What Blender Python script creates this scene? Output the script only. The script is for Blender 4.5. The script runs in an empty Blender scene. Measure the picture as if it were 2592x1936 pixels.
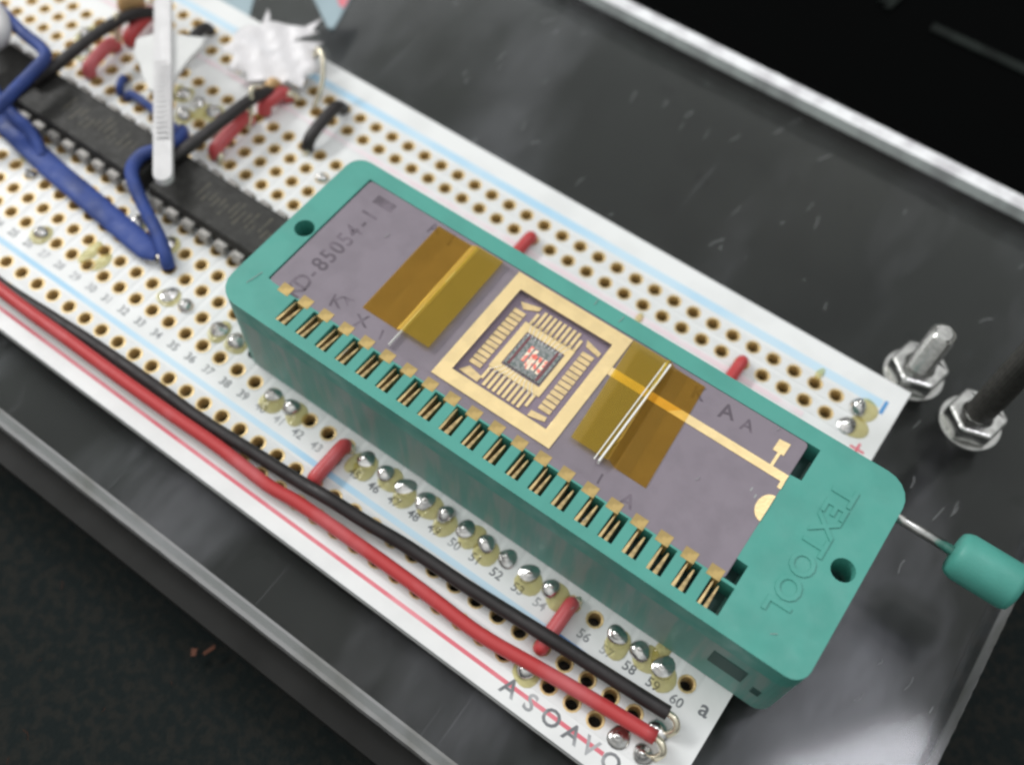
import bpy, bmesh, math, random
from mathutils import Vector, Matrix, geometry
random.seed(7)
S = 0.1                       # geometry below is written in millimetres, 1 Blender unit = 10 mm
P = 2.54
scene = bpy.context.scene
col = scene.collection

# ------------------------------------------------------------------ camera
R = ((0.812327892, 0.582602463, 0.026415256), (0.519362998, -0.702062536, -0.487206600), (-0.265302603, 0.409490617, -0.872887142))
CAM = Vector((149.3239, -27.5529, 93.2793))
cd = bpy.data.cameras.new('camera')
cam = bpy.data.objects.new('camera', cd); col.objects.link(cam)
M = Matrix(((R[0][0], -R[1][0], -R[2][0]), (R[0][1], -R[1][1], -R[2][1]), (R[0][2], -R[1][2], -R[2][2])))
cam.matrix_world = Matrix.Translation(CAM * S) @ M.to_4x4()
cd.sensor_width = 36; cd.sensor_fit = 'HORIZONTAL'; cd.lens = 36 * 2529.2 / 2592
cd.clip_start = 0.05; cd.clip_end = 2000
cd.dof.use_dof = True; cd.dof.focus_distance = 8.9; cd.dof.aperture_fstop = 0.2
scene.camera = cam

# ------------------------------------------------------------------ room light
world = bpy.data.worlds.new('World'); scene.world = world; world.use_nodes = True
wn = world.node_tree; wn.nodes.clear()
wo = wn.nodes.new('ShaderNodeOutputWorld'); bg = wn.nodes.new('ShaderNodeBackground')
tc = wn.nodes.new('ShaderNodeTexCoord'); sx = wn.nodes.new('ShaderNodeSeparateXYZ')
rp = wn.nodes.new('ShaderNodeValToRGB')
wn.links.new(tc.outputs['Generated'], sx.inputs[0]); wn.links.new(sx.outputs['Z'], rp.inputs[0])
e = rp.color_ramp.elements
e[0].position = 0.0; e[0].color = (0.10, 0.105, 0.11, 1)
e[1].position = 0.95; e[1].color = (0.95, 0.97, 0.98, 1)
m_ = e.new(0.45); m_.color = (0.36, 0.37, 0.37, 1)
nz = wn.nodes.new('ShaderNodeTexNoise'); nz.inputs['Scale'].default_value = 2.2; nz.inputs['Detail'].default_value = 3
wn.links.new(tc.outputs['Generated'], nz.inputs['Vector'])
r2 = wn.nodes.new('ShaderNodeValToRGB'); r2.color_ramp.elements[0].position = 0.25; r2.color_ramp.elements[1].position = 0.78
r2.color_ramp.elements[0].color = (0.52, 0.56, 0.58, 1); r2.color_ramp.elements[1].color = (1.15, 1.10, 1.05, 1)
wn.links.new(nz.outputs['Fac'], r2.inputs[0])
mx = wn.nodes.new('ShaderNodeMix'); mx.data_type = 'RGBA'; mx.blend_type = 'MULTIPLY'; mx.inputs[0].default_value = 1
wn.links.new(rp.outputs[0], mx.inputs[6]); wn.links.new(r2.outputs[0], mx.inputs[7])
wn.links.new(mx.outputs[2], bg.inputs[0]); wn.links.new(bg.outputs[0], wo.inputs[0])
bg.inputs[1].default_value = 1.12

def area(name, loc, target, sx_, sy_, power, color):
    ld = bpy.data.lights.new(name, 'AREA'); ld.shape = 'RECTANGLE'; ld.size = sx_; ld.size_y = sy_
    ld.energy = power; ld.color = color
    o = bpy.data.objects.new(name, ld); col.objects.link(o); o.location = loc
    o.rotation_euler = (Vector(target) - Vector(loc)).to_track_quat('-Z', 'Y').to_euler()
    return o
area('fluorescent_lamp', (-90, 16, 80), (9, 1, 0), 56, 9, 52000, (1.0, 1.0, 0.99))
area('fluorescent_lamp', (-92, -12, 72), (9, 1, 0), 56, 9, 36000, (1.0, 1.0, 0.99))

area('plate_glare_lamp', (37.3, 28.8, 92), (15, 1, 0), 9, 15, 11000, (0.93, 0.92, 1.0))  # added unseen lamp, placed so the plate mirrors a lilac glare

scene.view_settings.view_transform = 'Standard'; scene.view_settings.look = 'None'
scene.view_settings.exposure = 0.14; scene.view_settings.gamma = 1.0
scene.render.engine = 'CYCLES'
scene.cycles.transparent_max_bounces = 24
scene.cycles.filter_width = 2.6

# ------------------------------------------------------------------ materials
def mat(name, base, rough=0.5, metal=0.0, spec=0.5, vary=0.0, vscale=8.0, bump=0.0, bscale=20.0, coat=0.0, emit=None, alt=None, stretch=None, sss=0.0, altpos=(0.45, 0.6)):
    m = bpy.data.materials.new(name); m.use_nodes = True; nt = m.node_tree; b = nt.nodes['Principled BSDF']
    b.inputs['Base Color'].default_value = (*base, 1); b.inputs['Roughness'].default_value = rough
    b.inputs['Metallic'].default_value = metal; b.inputs['Specular IOR Level'].default_value = spec
    if coat: b.inputs['Coat Weight'].default_value = coat; b.inputs['Coat Roughness'].default_value = 0.08
    if sss: b.inputs['Subsurface Weight'].default_value = sss; b.inputs['Subsurface Radius'].default_value = (.1, .1, .1)
    t = nt.nodes.new('ShaderNodeTexCoord'); mp = nt.nodes.new('ShaderNodeMapping')
    nt.links.new(t.outputs['Object'], mp.inputs[0])
    if stretch: mp.inputs['Scale'].default_value = stretch
    if vary or alt:
        n = nt.nodes.new('ShaderNodeTexNoise'); n.inputs['Scale'].default_value = vscale; n.inputs['Detail'].default_value = 5
        nt.links.new(mp.outputs[0], n.inputs['Vector'])
        r = nt.nodes.new('ShaderNodeValToRGB'); c2 = alt if alt else tuple(x * (1 - vary) for x in base)
        r.color_ramp.elements[0].position = altpos[0]; r.color_ramp.elements[1].position = altpos[1]
        r.color_ramp.elements[0].color = (*base, 1); r.color_ramp.elements[1].color = (*c2, 1)
        nt.links.new(n.outputs['Fac'], r.inputs[0]); nt.links.new(r.outputs[0], b.inputs['Base Color'])
    if vary and metal < .5:
        n3 = nt.nodes.new('ShaderNodeTexNoise'); n3.inputs['Scale'].default_value = vscale*2.3; n3.inputs['Detail'].default_value = 7
        mr = nt.nodes.new('ShaderNodeMapRange'); mr.inputs['From Min'].default_value = .3; mr.inputs['From Max'].default_value = .7
        mr.inputs['To Min'].default_value = max(.05, rough-.14); mr.inputs['To Max'].default_value = min(1, rough+.16)
        nt.links.new(mp.outputs[0], n3.inputs['Vector']); nt.links.new(n3.outputs['Fac'], mr.inputs['Value']); nt.links.new(mr.outputs[0], b.inputs['Roughness'])
    if bump:
        n2 = nt.nodes.new('ShaderNodeTexNoise'); n2.inputs['Scale'].default_value = bscale; n2.inputs['Detail'].default_value = 6
        nt.links.new(mp.outputs[0], n2.inputs['Vector'])
        bp = nt.nodes.new('ShaderNodeBump'); bp.inputs['Strength'].default_value = bump; bp.inputs['Distance'].default_value = 0.02
        nt.links.new(n2.outputs['Fac'], bp.inputs['Height']); nt.links.new(bp.outputs[0], b.inputs['Normal'])
    return m

def clear(name, tint, ior=1.49, rough=0.03, body=None, bodymix=0.0, bump=0.0, bscale=3.0, gloss=(1, 1, 1)):
    """thin clear sheet: tinted see-through + Fresnel reflection (+ some milky body)"""
    m = bpy.data.materials.new(name); m.use_nodes = True; nt = m.node_tree; nt.nodes.clear()
    o = nt.nodes.new('ShaderNodeOutputMaterial'); tr = nt.nodes.new('ShaderNodeBsdfTransparent'); tr.inputs[0].default_value = (*tint, 1)
    gl = nt.nodes.new('ShaderNodeBsdfGlossy'); gl.inputs['Roughness'].default_value = rough; gl.inputs['Color'].default_value = (*gloss, 1)
    fr = nt.nodes.new('ShaderNodeFresnel'); fr.inputs[0].default_value = ior
    mx = nt.nodes.new('ShaderNodeMixShader'); nt.links.new(fr.outputs[0], mx.inputs[0]); nt.links.new(gl.outputs[0], mx.inputs[2])
    if body:
        df = nt.nodes.new('ShaderNodeBsdfDiffuse'); df.inputs[0].default_value = (*body, 1)
        m2 = nt.nodes.new('ShaderNodeMixShader'); m2.inputs[0].default_value = bodymix
        nt.links.new(tr.outputs[0], m2.inputs[1]); nt.links.new(df.outputs[0], m2.inputs[2]); nt.links.new(m2.outputs[0], mx.inputs[1])
    else: nt.links.new(tr.outputs[0], mx.inputs[1])
    if bump:
        t = nt.nodes.new('ShaderNodeTexCoord'); n = nt.nodes.new('ShaderNodeTexNoise'); n.inputs['Scale'].default_value = bscale
        bp = nt.nodes.new('ShaderNodeBump'); bp.inputs['Strength'].default_value = bump; bp.inputs['Distance'].default_value = 0.05
        nt.links.new(t.outputs['Object'], n.inputs['Vector']); nt.links.new(n.outputs['Fac'], bp.inputs['Height'])
        nt.links.new(bp.outputs[0], gl.inputs['Normal']); nt.links.new(bp.outputs[0], fr.inputs['Normal'])
    nt.links.new(mx.outputs[0], o.inputs[0])
    return m

def acrylic(name):
    m = clear(name, (0.93, 0.95, 0.94), ior=1.23, rough=0.09, body=(0.30, 0.31, 0.32), bodymix=0.006)
    nt = m.node_tree; out = [n for n in nt.nodes if n.type == 'OUTPUT_MATERIAL'][0]; last = out.inputs[0].links[0].from_node
    t = nt.nodes.new('ShaderNodeTexCoord'); mp = nt.nodes.new('ShaderNodeMapping'); mp.inputs['Scale'].default_value = (0.55, 0.20, 1); mp.inputs['Rotation'].default_value = (0, 0, .35)
    n = nt.nodes.new('ShaderNodeTexNoise'); n.inputs['Scale'].default_value = 1.0; n.inputs['Detail'].default_value = 6; n.inputs['Roughness'].default_value = .62
    r = nt.nodes.new('ShaderNodeMapRange'); r.inputs['From Min'].default_value = .50; r.inputs['From Max'].default_value = .74; r.inputs['To Min'].default_value = 0.0; r.inputs['To Max'].default_value = 0.085
    nt.links.new(t.outputs['Object'], mp.inputs[0]); nt.links.new(mp.outputs[0], n.inputs['Vector']); nt.links.new(n.outputs['Fac'], r.inputs['Value'])
    g2 = nt.nodes.new('ShaderNodeBsdfGlossy'); g2.inputs['Roughness'].default_value = 0.42; g2.inputs['Color'].default_value = (.72, .72, .78, 1)
    mx = nt.nodes.new('ShaderNodeMixShader'); nt.links.new(r.outputs[0], mx.inputs[0]); nt.links.new(last.outputs[0], mx.inputs[1]); nt.links.new(g2.outputs[0], mx.inputs[2])
    # fine sideways hairline scratches
    w = nt.nodes.new('ShaderNodeTexNoise'); w.inputs['Scale'].default_value = 1.0; w.inputs['Detail'].default_value = 2
    m2 = nt.nodes.new('ShaderNodeMapping'); m2.inputs['Scale'].default_value = (16, .35, 1); m2.inputs['Rotation'].default_value = (0, 0, -.12)
    r2_ = nt.nodes.new('ShaderNodeMapRange'); r2_.inputs['From Min'].default_value = .74; r2_.inputs['From Max'].default_value = .80; r2_.inputs['To Max'].default_value = 0.07
    nt.links.new(t.outputs['Object'], m2.inputs[0]); nt.links.new(m2.outputs[0], w.inputs['Vector']); nt.links.new(w.outputs['Fac'], r2_.inputs['Value'])
    m3 = nt.nodes.new('ShaderNodeMixShader'); nt.links.new(r2_.outputs[0], m3.inputs[0]); nt.links.new(mx.outputs[0], m3.inputs[1]); nt.links.new(g2.outputs[0], m3.inputs[2])
    nt.links.new(m3.outputs[0], out.inputs[0])
    return m

MT = dict(
    board=mat('white_solder_mask', (0.80, 0.81, 0.80), 0.42, vary=0.07, vscale=1.3, bump=0.12, bscale=14),
    trace=mat('mask_over_copper', (0.735, 0.745, 0.735), 0.36, vary=0.05, vscale=6, bump=0.1, bscale=25),
    fr4=mat('board_edge', (0.62, 0.60, 0.50), 0.6, vary=0.2, vscale=30),
    goldpad=mat('gold_plating', (0.74, 0.56, 0.28), 0.48, metal=0.65, vary=0.25, vscale=14),
    solder=mat('solder', (0.70, 0.69, 0.67), 0.2, metal=1.0, vary=0.35, vscale=6, bump=0.35, bscale=9),
    flux=clear('flux_residue', (0.96, 0.93, 0.66), ior=1.4, rough=0.15, body=(0.80, 0.62, 0.22), bodymix=0.12, bump=0.6, bscale=14),
    silkblack=mat('black_print', (0.17, 0.18, 0.19), 0.7, alt=(0.42, 0.43, 0.44), vscale=3),
    ink=mat('worn_dark_ink', (0.105, 0.085, 0.105), 0.6, alt=(0.17, 0.14, 0.17), vscale=7),
    silkblue=mat('blue_print', (0.05, 0.24, 0.55), 0.6, alt=(0.12, 0.36, 0.66), vscale=1.2),
    silkpale=mat('pale_blue_print', (0.56, 0.73, 0.84), 0.6, alt=(0.40, 0.64, 0.82), vscale=0.5),  # paler than the blue print: overexposure put into the ink colour
    silkred=mat('red_print', (0.70, 0.16, 0.20), 0.6, alt=(0.78, 0.28, 0.32), vscale=1.5),
    silkpink=mat('pale_red_print', (0.80, 0.66, 0.69), 0.6, alt=(0.80, 0.75, 0.76), vscale=2.5),  # paler than the other red rail line
    teal=mat('teal_plastic', (0.078, 0.345, 0.285), 0.5, spec=0.5, vary=0.08, vscale=2.2, bump=0.12, bscale=60),
    tealside=mat('teal_side_plastic', (0.11, 0.31, 0.265), 0.5, spec=0.5, alt=(0.21, 0.32, 0.29), vscale=3.5, bump=0.25, bscale=8, stretch=(2.2, 1, 0.25)),
    darkteal=mat('recess_shade_plastic', (0.02, 0.075, 0.065), 0.6),  # shade of the socket recesses put into a darker teal
    ceramic=mat('purple_grey_ceramic', (0.225, 0.192, 0.225), 0.42, spec=0.55, vary=0.10, vscale=3.0, bump=0.15, bscale=70),
    gold=mat('soft_gold', (0.98, 0.77, 0.41), 0.36, metal=1.0, vary=0.08, vscale=6, bump=0.1, bscale=40),
    goldmatte=mat('matte_gold', (0.80, 0.62, 0.33), 0.5, metal=0.75, vary=0.15, vscale=12),
    leadgold=mat('lead_gold', (0.52, 0.38, 0.15), 0.55, metal=0.6, vary=0.25, vscale=10),
    blade=mat('contact_gold', (0.80, 0.60, 0.30), 0.4, metal=0.8, vary=.4, vscale=8),
    purple=mat('cavity_ceramic', (0.23, 0.18, 0.235), 0.5),
    die=mat('silicon_die', (0.34, 0.35, 0.35), 0.25, metal=0.5, alt=(0.15, 0.19, 0.18), vscale=30),
    diered=mat('red_die_reflection', (0.95, 0.20, 0.15), 0.3, alt=(1.0, 0.85, 0.66), vscale=22, altpos=(0.47, 0.53)),
    diebrown=mat('dark_red_die_rim', (0.17, 0.05, 0.06), 0.35),
    bond=mat('aluminium_bond_wire', (0.82, 0.82, 0.82), 0.25, metal=1.0),
    kapton=clear('amber_polyimide_film', (0.98, 0.87, 0.56), ior=1.22, rough=0.35, body=(0.62, 0.36, 0.03), bodymix=0.06, gloss=(1, .92, .62)),
    kapton_sheen=clear('amber_film_sheen', (0.985, 0.90, 0.52), ior=1.3, rough=0.3, body=(0.74, 0.52, 0.05), bodymix=0.12, bump=0.05, bscale=2, gloss=(1, .95, .7)),  # lighter yellow: a reflection on the tape put into its colour
    glass=clear('cover_glass', (1, 1, 1), ior=1.15, rough=0.02),
    glassedge=mat('ground_glass_edge', (0.90, 0.91, 0.87), 0.25, spec=0.8),
    blackplastic=mat('black_ic_epoxy', (0.033, 0.032, 0.029), 0.55, spec=0.3, vary=0.3, vscale=8, bump=0.25, bscale=60),
    icprint=mat('faint_grey_print', (0.075, 0.068, 0.048), 0.6, alt=(0.04, 0.038, 0.030), vscale=10),
    tin=mat('tinned_lead', (0.50, 0.48, 0.45), 0.6, metal=0.35, vary=0.3, vscale=9),
    blue=mat('blue_insulation', (0.030, 0.066, 0.27), 0.6, vary=0.3, vscale=2.5, bump=.35, bscale=6),
    red=mat('red_insulation', (0.50, 0.050, 0.052), 0.38, alt=(0.56, 0.12, 0.13), vscale=1.6, altpos=(.5, .7), bump=.3, bscale=5),  # paler patches put the wire's reflections into its colour
    black=mat('black_insulation', (0.022, 0.018, 0.018), 0.5, vary=0.3, vscale=3, bump=.3, bscale=5),
    bare=mat('bare_copper_tinned', (0.80, 0.74, 0.58), 0.25, metal=0.8),
    tan=mat('tan_ceramic_capacitor', (0.60, 0.38, 0.17), 0.45, vary=0.15, vscale=5),
    steel=mat('zinc_steel', (0.62, 0.62, 0.60), 0.24, metal=1.0, vary=0.2, vscale=10, bump=0.1, bscale=30),
    darksteel=mat('dark_reflecting_steel', (0.045, 0.042, 0.037), 0.6, metal=0.3, vary=0.3, vscale=8),  # dark reflection on the post put into its base colour
    nylon=mat('white_nylon', (0.70, 0.69, 0.69), 0.42, spec=0.5, vary=0.06, vscale=5, bump=0.2, bscale=18, sss=0.2),
    greynylon=mat('frosted_grey_plastic', (0.70, 0.705, 0.69), 0.55, vary=0.05, vscale=3, bump=0.15, bscale=30),
    tissue=clear('torn_white_film', (.9, .9, .9), ior=1.3, rough=.4, body=(0.84, 0.82, 0.83), bodymix=0.8, bump=.3, bscale=3),
    acrylic=acrylic('clear_acrylic'),
    frost=mat('sawn_acrylic_edge', (0.90, 0.91, 0.92), 0.7, alt=(0.60, 0.59, 0.61), vscale=1.5, stretch=(3, 2.2, 1), bump=0.15, bscale=10, spec=0.3, altpos=(.40,.68)),  # albedo raised to stand for light piped through the edge
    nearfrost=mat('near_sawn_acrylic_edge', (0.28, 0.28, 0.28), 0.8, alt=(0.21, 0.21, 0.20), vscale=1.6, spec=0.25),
    smoke=mat('smoked_base_sheet', (0.022, 0.022, 0.021), 0.4, spec=0.10, vary=0.3, vscale=0.8),
    cloth=mat('black_felt', (0.012, 0.016, 0.016), 0.95, spec=0.1, alt=(0.020, 0.021, 0.019), vscale=9, bump=0.9, bscale=28),
    blackbox=mat('matt_black_shell', (0.0010, 0.0012, 0.0012), 0.7, spec=0.02),
    seam=mat('dim_green_grey', (0.010, 0.014, 0.012), 0.6, spec=0.15, alt=(0.004, 0.006, 0.005), vscale=2),
    paleblue=mat('pale_blue_reflection', (0.34, 0.44, 0.48), 0.6, vary=0.2, vscale=2),
    lint=mat('pale_lint', (0.36, 0.37, 0.37), 0.8),
    orange=mat('orange_flake', (0.13, 0.035, 0.012), 0.6),
    skyreflect=mat('cloudy_reflection', (0.20, 0.19, 0.24), 0.5, alt=(0.06, 0.06, 0.08), vscale=0.9),  # plate reflection mixed as a cloudy colour, not assigned anywhere
)

# ------------------------------------------------------------------ mesh helpers (mm)
def link(name, me, m, parent=None, smooth=False, bevel=0.0, segs=2, loc=None, rot=None):
    o = bpy.data.objects.new(name, me); col.objects.link(o)
    if m and not me.materials: me.materials.append(m)
    if parent: o.parent = parent
    if loc: o.location = [c * S for c in loc]
    if rot: o.rotation_euler = rot
    if smooth:
        for p in me.polygons: p.use_smooth = True
    if bevel:
        b = o.modifiers.new('bevel', 'BEVEL'); b.width = bevel * S; b.segments = segs; b.limit_method = 'ANGLE'; b.angle_limit = math.radians(40)
        b.harden_normals = False
    return o
class G:
    def __init__(s): s.v = []; s.f = []
    def add(s, vs, fs):
        n = len(s.v); s.v += [tuple(v) for v in vs]; s.f += [tuple(i + n for i in f) for f in fs]
    def box(s, x0, x1, y0, y1, z0, z1):
        s.add([(x0,y0,z0),(x1,y0,z0),(x1,y1,z0),(x0,y1,z0),(x0,y0,z1),(x1,y0,z1),(x1,y1,z1),(x0,y1,z1)],
              [(0,3,2,1),(4,5,6,7),(0,1,5,4),(1,2,6,5),(2,3,7,6),(3,0,4,7)])
    def prism(s, outer, z0, z1, holes=()):
        loops = [outer] + list(holes); flat = [p for l in loops for p in l]; n = len(flat)
        tris = geometry.tessellate_polygon([[Vector((p[0], p[1], 0)) for p in l] for l in loops])
        vs = [(p[0], p[1], z1) for p in flat] + [(p[0], p[1], z0) for p in flat]; fs = []
        for a, b, c in tris:
            pa, pb, pc = flat[a], flat[b], flat[c]
            if (pb[0]-pa[0])*(pc[1]-pa[1]) - (pb[1]-pa[1])*(pc[0]-pa[0]) < 0: b, c = c, b
            fs.append((a, b, c)); fs.append((a+n, c+n, b+n))
        k = 0
        for li, l in enumerate(loops):
            area_ = sum(l[i][0]*l[(i+1)%len(l)][1] - l[(i+1)%len(l)][0]*l[i][1] for i in range(len(l)))
            ccw = area_ > 0
            for i in range(len(l)):
                j = (i+1) % len(l); a, b = k+i, k+j
                if (li == 0) == ccw: fs.append((b, a, a+n, b+n))
                else: fs.append((a, b, b+n, a+n))
            k += len(l)
        s.add(vs, fs)
    def lathe(s, prof, c, n=20, axis='z', ph=0.0, wob=0.0):
        vs = []; m = len(prof)
        for r, h in prof:
            for i in range(n):
                a = ph + 2*math.pi*i/n; u, w = r*math.cos(a), r*math.sin(a)
                vs.append({'z': (c[0]+u, c[1]+w, c[2]+h), 'x': (c[0]+h, c[1]+u, c[2]+w), 'y': (c[0]+w, c[1]+h, c[2]+u)}[axis])
        fs = []
        for k in range(m-1):
            for i in range(n):
                j = (i+1) % n; fs.append((k*n+i, k*n+j, (k+1)*n+j, (k+1)*n+i))
        fs.append(tuple(range(n-1, -1, -1))); fs.append(tuple((m-1)*n+i for i in range(n)))
        s.add(vs, fs)
    def tube(s, pts, r, n=10, sub=6, cap=True, rs=None):
        pts = [Vector(p) for p in pts]
        if sub > 1 and len(pts) > 2:
            q = []; pp = [2*pts[0]-pts[1]] + pts + [2*pts[-1]-pts[-2]]
            for i in range(1, len(pp)-2):
                a, b, c, d = pp[i-1:i+3]
                for t in range(sub):
                    t /= sub
                    q.append(0.5*((2*b)+(c-a)*t+(2*a-5*b+4*c-d)*t*t+(3*b-a-3*c+d)*t**3))
            q.append(pts[-1]); pts = q
        m = len(pts); vs = []; up = None
        for i, p in enumerate(pts):
            t = (pts[min(i+1, m-1)] - pts[max(i-1, 0)]).normalized()
            if up is None: up = t.orthogonal().normalized()
            up = (up - t*up.dot(t)).normalized(); w = t.cross(up)
            rr = r if rs is None else r*rs(i/(m-1))
            for k in range(n):
                a = 2*math.pi*k/n; vs.append(p + up*rr*math.cos(a) + w*rr*math.sin(a))
        fs = [(i*n+k, i*n+(k+1)%n, (i+1)*n+(k+1)%n, (i+1)*n+k) for i in range(m-1) for k in range(n)]
        if cap: fs.append(tuple(range(n-1, -1, -1))); fs.append(tuple((m-1)*n+k for k in range(n)))
        s.add(vs, fs)
    def mesh(s, name):
        me = bpy.data.meshes.new(name); me.from_pydata([(x*S, y*S, z*S) for x, y, z in s.v], [], s.f); me.update(); return me
    def build(s, name, m, parent=None, **k): return link(name, s.mesh(name), MT[m], parent, **k)
def one(name, m, parent, fn, *a, **k):
    g = G(); kw = {x: k.pop(x) for x in ('smooth', 'bevel', 'segs', 'loc', 'rot') if x in k}
    getattr(g, fn)(*a, **k); return g.build(name, m, parent, **kw)
def tag(o, label, cat, group=None):
    o['label'] = label; o['category'] = cat
    if group: o['group'] = group
    return o
def thing(name, label, cat, loc=(0, 0, 0), group=None):
    o = bpy.data.objects.new(name, None); col.objects.link(o); o.location = [c*S for c in loc]; o.empty_display_size = .1
    return tag(o, label, cat, group)
def circ(cx, cy, r, n=16, ph=0.0): return [(cx + r*math.cos(ph+2*math.pi*i/n), cy + r*math.sin(ph+2*math.pi*i/n)) for i in range(n)]
def rect(x0, x1, y0, y1): return [(x0, y0), (x1, y0), (x1, y1), (x0, y1)]
def rrect(x0, x1, y0, y1, rs, n=5):
    out = []
    for (cx, cy, sx_, sy_, a0), r in zip(((x0, y0, 1, 1, 180), (x1, y0, -1, 1, 270), (x1, y1, -1, -1, 0), (x0, y1, 1, -1, 90)), rs):
        for i in range(n+1):
            a = math.radians(a0 + 90*i/n); out.append((cx + sx_*r + r*math.cos(a), cy + sy_*r + r*math.sin(a)))
    return out
_tc = {}
def text(g, s, x, y, z, size, rot=0.0, ex=0.0, sx_=1.0, bold=0.018):
    """flat lettering added to g as real faces (size in mm)"""
    if s not in _tc:
        cu = bpy.data.curves.new('t', 'FONT'); cu.body = s; cu.size = 1; cu.align_x = 'CENTER'; cu.align_y = 'CENTER'; cu.resolution_u = 3; cu.offset = bold
        o = bpy.data.objects.new('t', cu); col.objects.link(o)
        me = bpy.data.meshes.new_from_object(o.evaluated_get(bpy.context.evaluated_depsgraph_get()))
        _tc[s] = ([v.co.copy() for v in me.vertices], [tuple(p.vertices) for p in me.polygons])
        bpy.data.objects.remove(o); bpy.data.curves.remove(cu); bpy.data.meshes.remove(me)
    vs, fs = _tc[s]; c, sn = math.cos(rot), math.sin(rot)
    pts = [(v.x*size*sx_, v.y*size) for v in vs]
    g.add([(x + a*c - b*sn, y + a*sn + b*c, z) for a, b in pts], fs)
    if ex:
        n = len(vs); base = len(g.v) - n; ed = {}
        for f in fs:
            for i in range(len(f)):
                k = (f[i], f[(i+1) % len(f)]); ed[k] = ed.get(k, 0) + 1
        g.v += [(p[0], p[1], p[2]-ex) for p in g.v[base:base+n]]
        for (a, b) in ed:
            if (b, a) not in ed: g.f.append((base+b, base+a, base+n+a, base+n+b))

def px(x, y, z):
    d = (x - CAM.x, y - CAM.y, z - CAM.z); c = [sum(R[i][j]*d[j] for j in range(3)) for i in range(3)]
    return 1296 + 2529.2*c[0]/c[2], 968 + 2529.2*c[1]/c[2]

# ------------------------------------------------------------------ setting: cloth, black shell behind
NC = 90
gc = G(); vs = []; x0, x1, y0, y1 = -700, 900, -500, 900
g = G(); n = 80
for j in range(n+1):
    for i in range(n+1):
        x = x0 + (x1-x0)*i/n; y = y0 + (y1-y0)*j/n
        vs.append((x, y, -17 + 0.8*math.sin(x*0.031+y*0.017) + 0.5*math.sin(y*0.05-x*0.02)))
g.add(vs, [(j*(n+1)+i, j*(n+1)+i+1, (j+1)*(n+1)+i+1, (j+1)*(n+1)+i) for j in range(n) for i in range(n)])
cl = g.build('table_cloth', 'cloth', smooth=True); cl['kind'] = 'structure'

shell = thing('equipment_case', 'matt black equipment case lying behind the frosted far edge of the clear plate', 'case', (130, 150, -16))
def shp(fn, name, m, *a, **k): return None
g = G(); g.prism(rrect(-190, 190, -70, 90, (4, 4, 4, 4)), 0, 9); g.build('shell', 'blackbox', shell, bevel=0.5)
# strip with a dim reflection put into its colour and two small raised marks on the case
def ray_to(u, v, z):
    d = [ (u-1296)/2529.2, (v-968)/2529.2, 1.0 ]; w = Vector([sum(R[i][j]*d[i] for i in range(3)) for j in range(3)])
    return CAM + w*((z-CAM.z)/w.z)
g = G(); g.box(4.0-60, 33-60, 0, 1.4, 9, 9.3)
a = Vector((133.5, 103.0)); b = Vector((166.5, 102.5))
g = G(); g.box(a.x-130, b.x-130, a.y-150, a.y-150+1.7, 9.0, 9.35); g.build('reflection_strip', 'seam', shell, bevel=0.1)
g = G(); g.prism([(-5.2, -46.2), (-4.2, -45.8), (-2.6, -42.8), (-3.6, -42.6)], 9, 9.5); g.prism([(-3.9, -46.9), (-3.0, -46.6), (-2.5, -42.9), (-3.4, -42.9)], 9, 9.48)
g.build('arrow_mark', 'seam', shell)
one('round_mark', 'seam', shell, 'lathe', [(0.9, 0), (0.9, .3), (0.6, .45)], (41, -47, 9), 12)

# ------------------------------------------------------------------ clear plate on smoked base sheet
PX0, PX1, PY0, PY1 = -40, 174.7, -18.6, 76.6
holes = [circ(155.6, 44.2, 1.55, 14), circ(163.1, 42.3, 1.55, 14)]
plate = thing('acrylic_plate', 'large clear acrylic plate with sawn frosted edges carrying the white circuit board', 'plate', (0, 0, 0))
g = G(); g.prism(rrect(PX0, PX1, PY0, PY1-2.32, (2, 2, .2, .2)), -5, -2, holes); g.build('sheet', 'acrylic', plate)
def edge_strip(name, m, a, b, w0, w1, zt, zb, seed, parent=plate):
    """long sawn edge: slightly wavy strip between a and b (axis aligned), w0..w1 out of the edge"""
    rnd = random.Random(seed); g = G(); nn = 160; vs = []
    for i in range(nn+1):
        t = i/nn; p = Vector(a).lerp(Vector(b), t); dirv = (Vector(b)-Vector(a)).normalized(); nrm = Vector((dirv.y, -dirv.x))
        j = 0.02*math.sin(i*2.1) + rnd.uniform(-.012, .012)
        for w, z in ((w0, zt), (w1 + j, zt-0.35), (w1 + j*.5, zb), (w0, zb)):
            q = p + nrm*w; vs.append((q.x, q.y, z))
    fs = []
    for i in range(nn):
        for k in range(4):
            l = (k+1) % 4; fs.append((i*4+k, (i+1)*4+k, (i+1)*4+l, i*4+l))
    fs += [(0, 1, 2, 3), (nn*4+3, nn*4+2, nn*4+1, nn*4)]
    g.add(vs, fs); return g.build(name, m, parent)
edge_strip('frosted_edge', 'frost', (PX1-.2, PY1), (PX0+1, PY1), -2.3, 0.1, -1.95, -3.7, 3)['label'] = 'bright rippled far edge'
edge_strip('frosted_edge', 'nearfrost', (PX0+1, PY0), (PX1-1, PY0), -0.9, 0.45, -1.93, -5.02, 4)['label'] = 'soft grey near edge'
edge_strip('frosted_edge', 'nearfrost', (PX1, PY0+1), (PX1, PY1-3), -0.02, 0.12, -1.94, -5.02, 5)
base = thing('base_sheet', 'smoked dark base sheet showing as a strip below the near edge of the clear plate', 'sheet', (0, 0, 0))
g = G(); g.prism(rrect(PX0, PX1-1.2, -21.8, PY1-1.5, (2, 2, 2, 2)), -8.0, -5.3); g.build('sheet', 'smoke', base, bevel=0.3)
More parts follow.
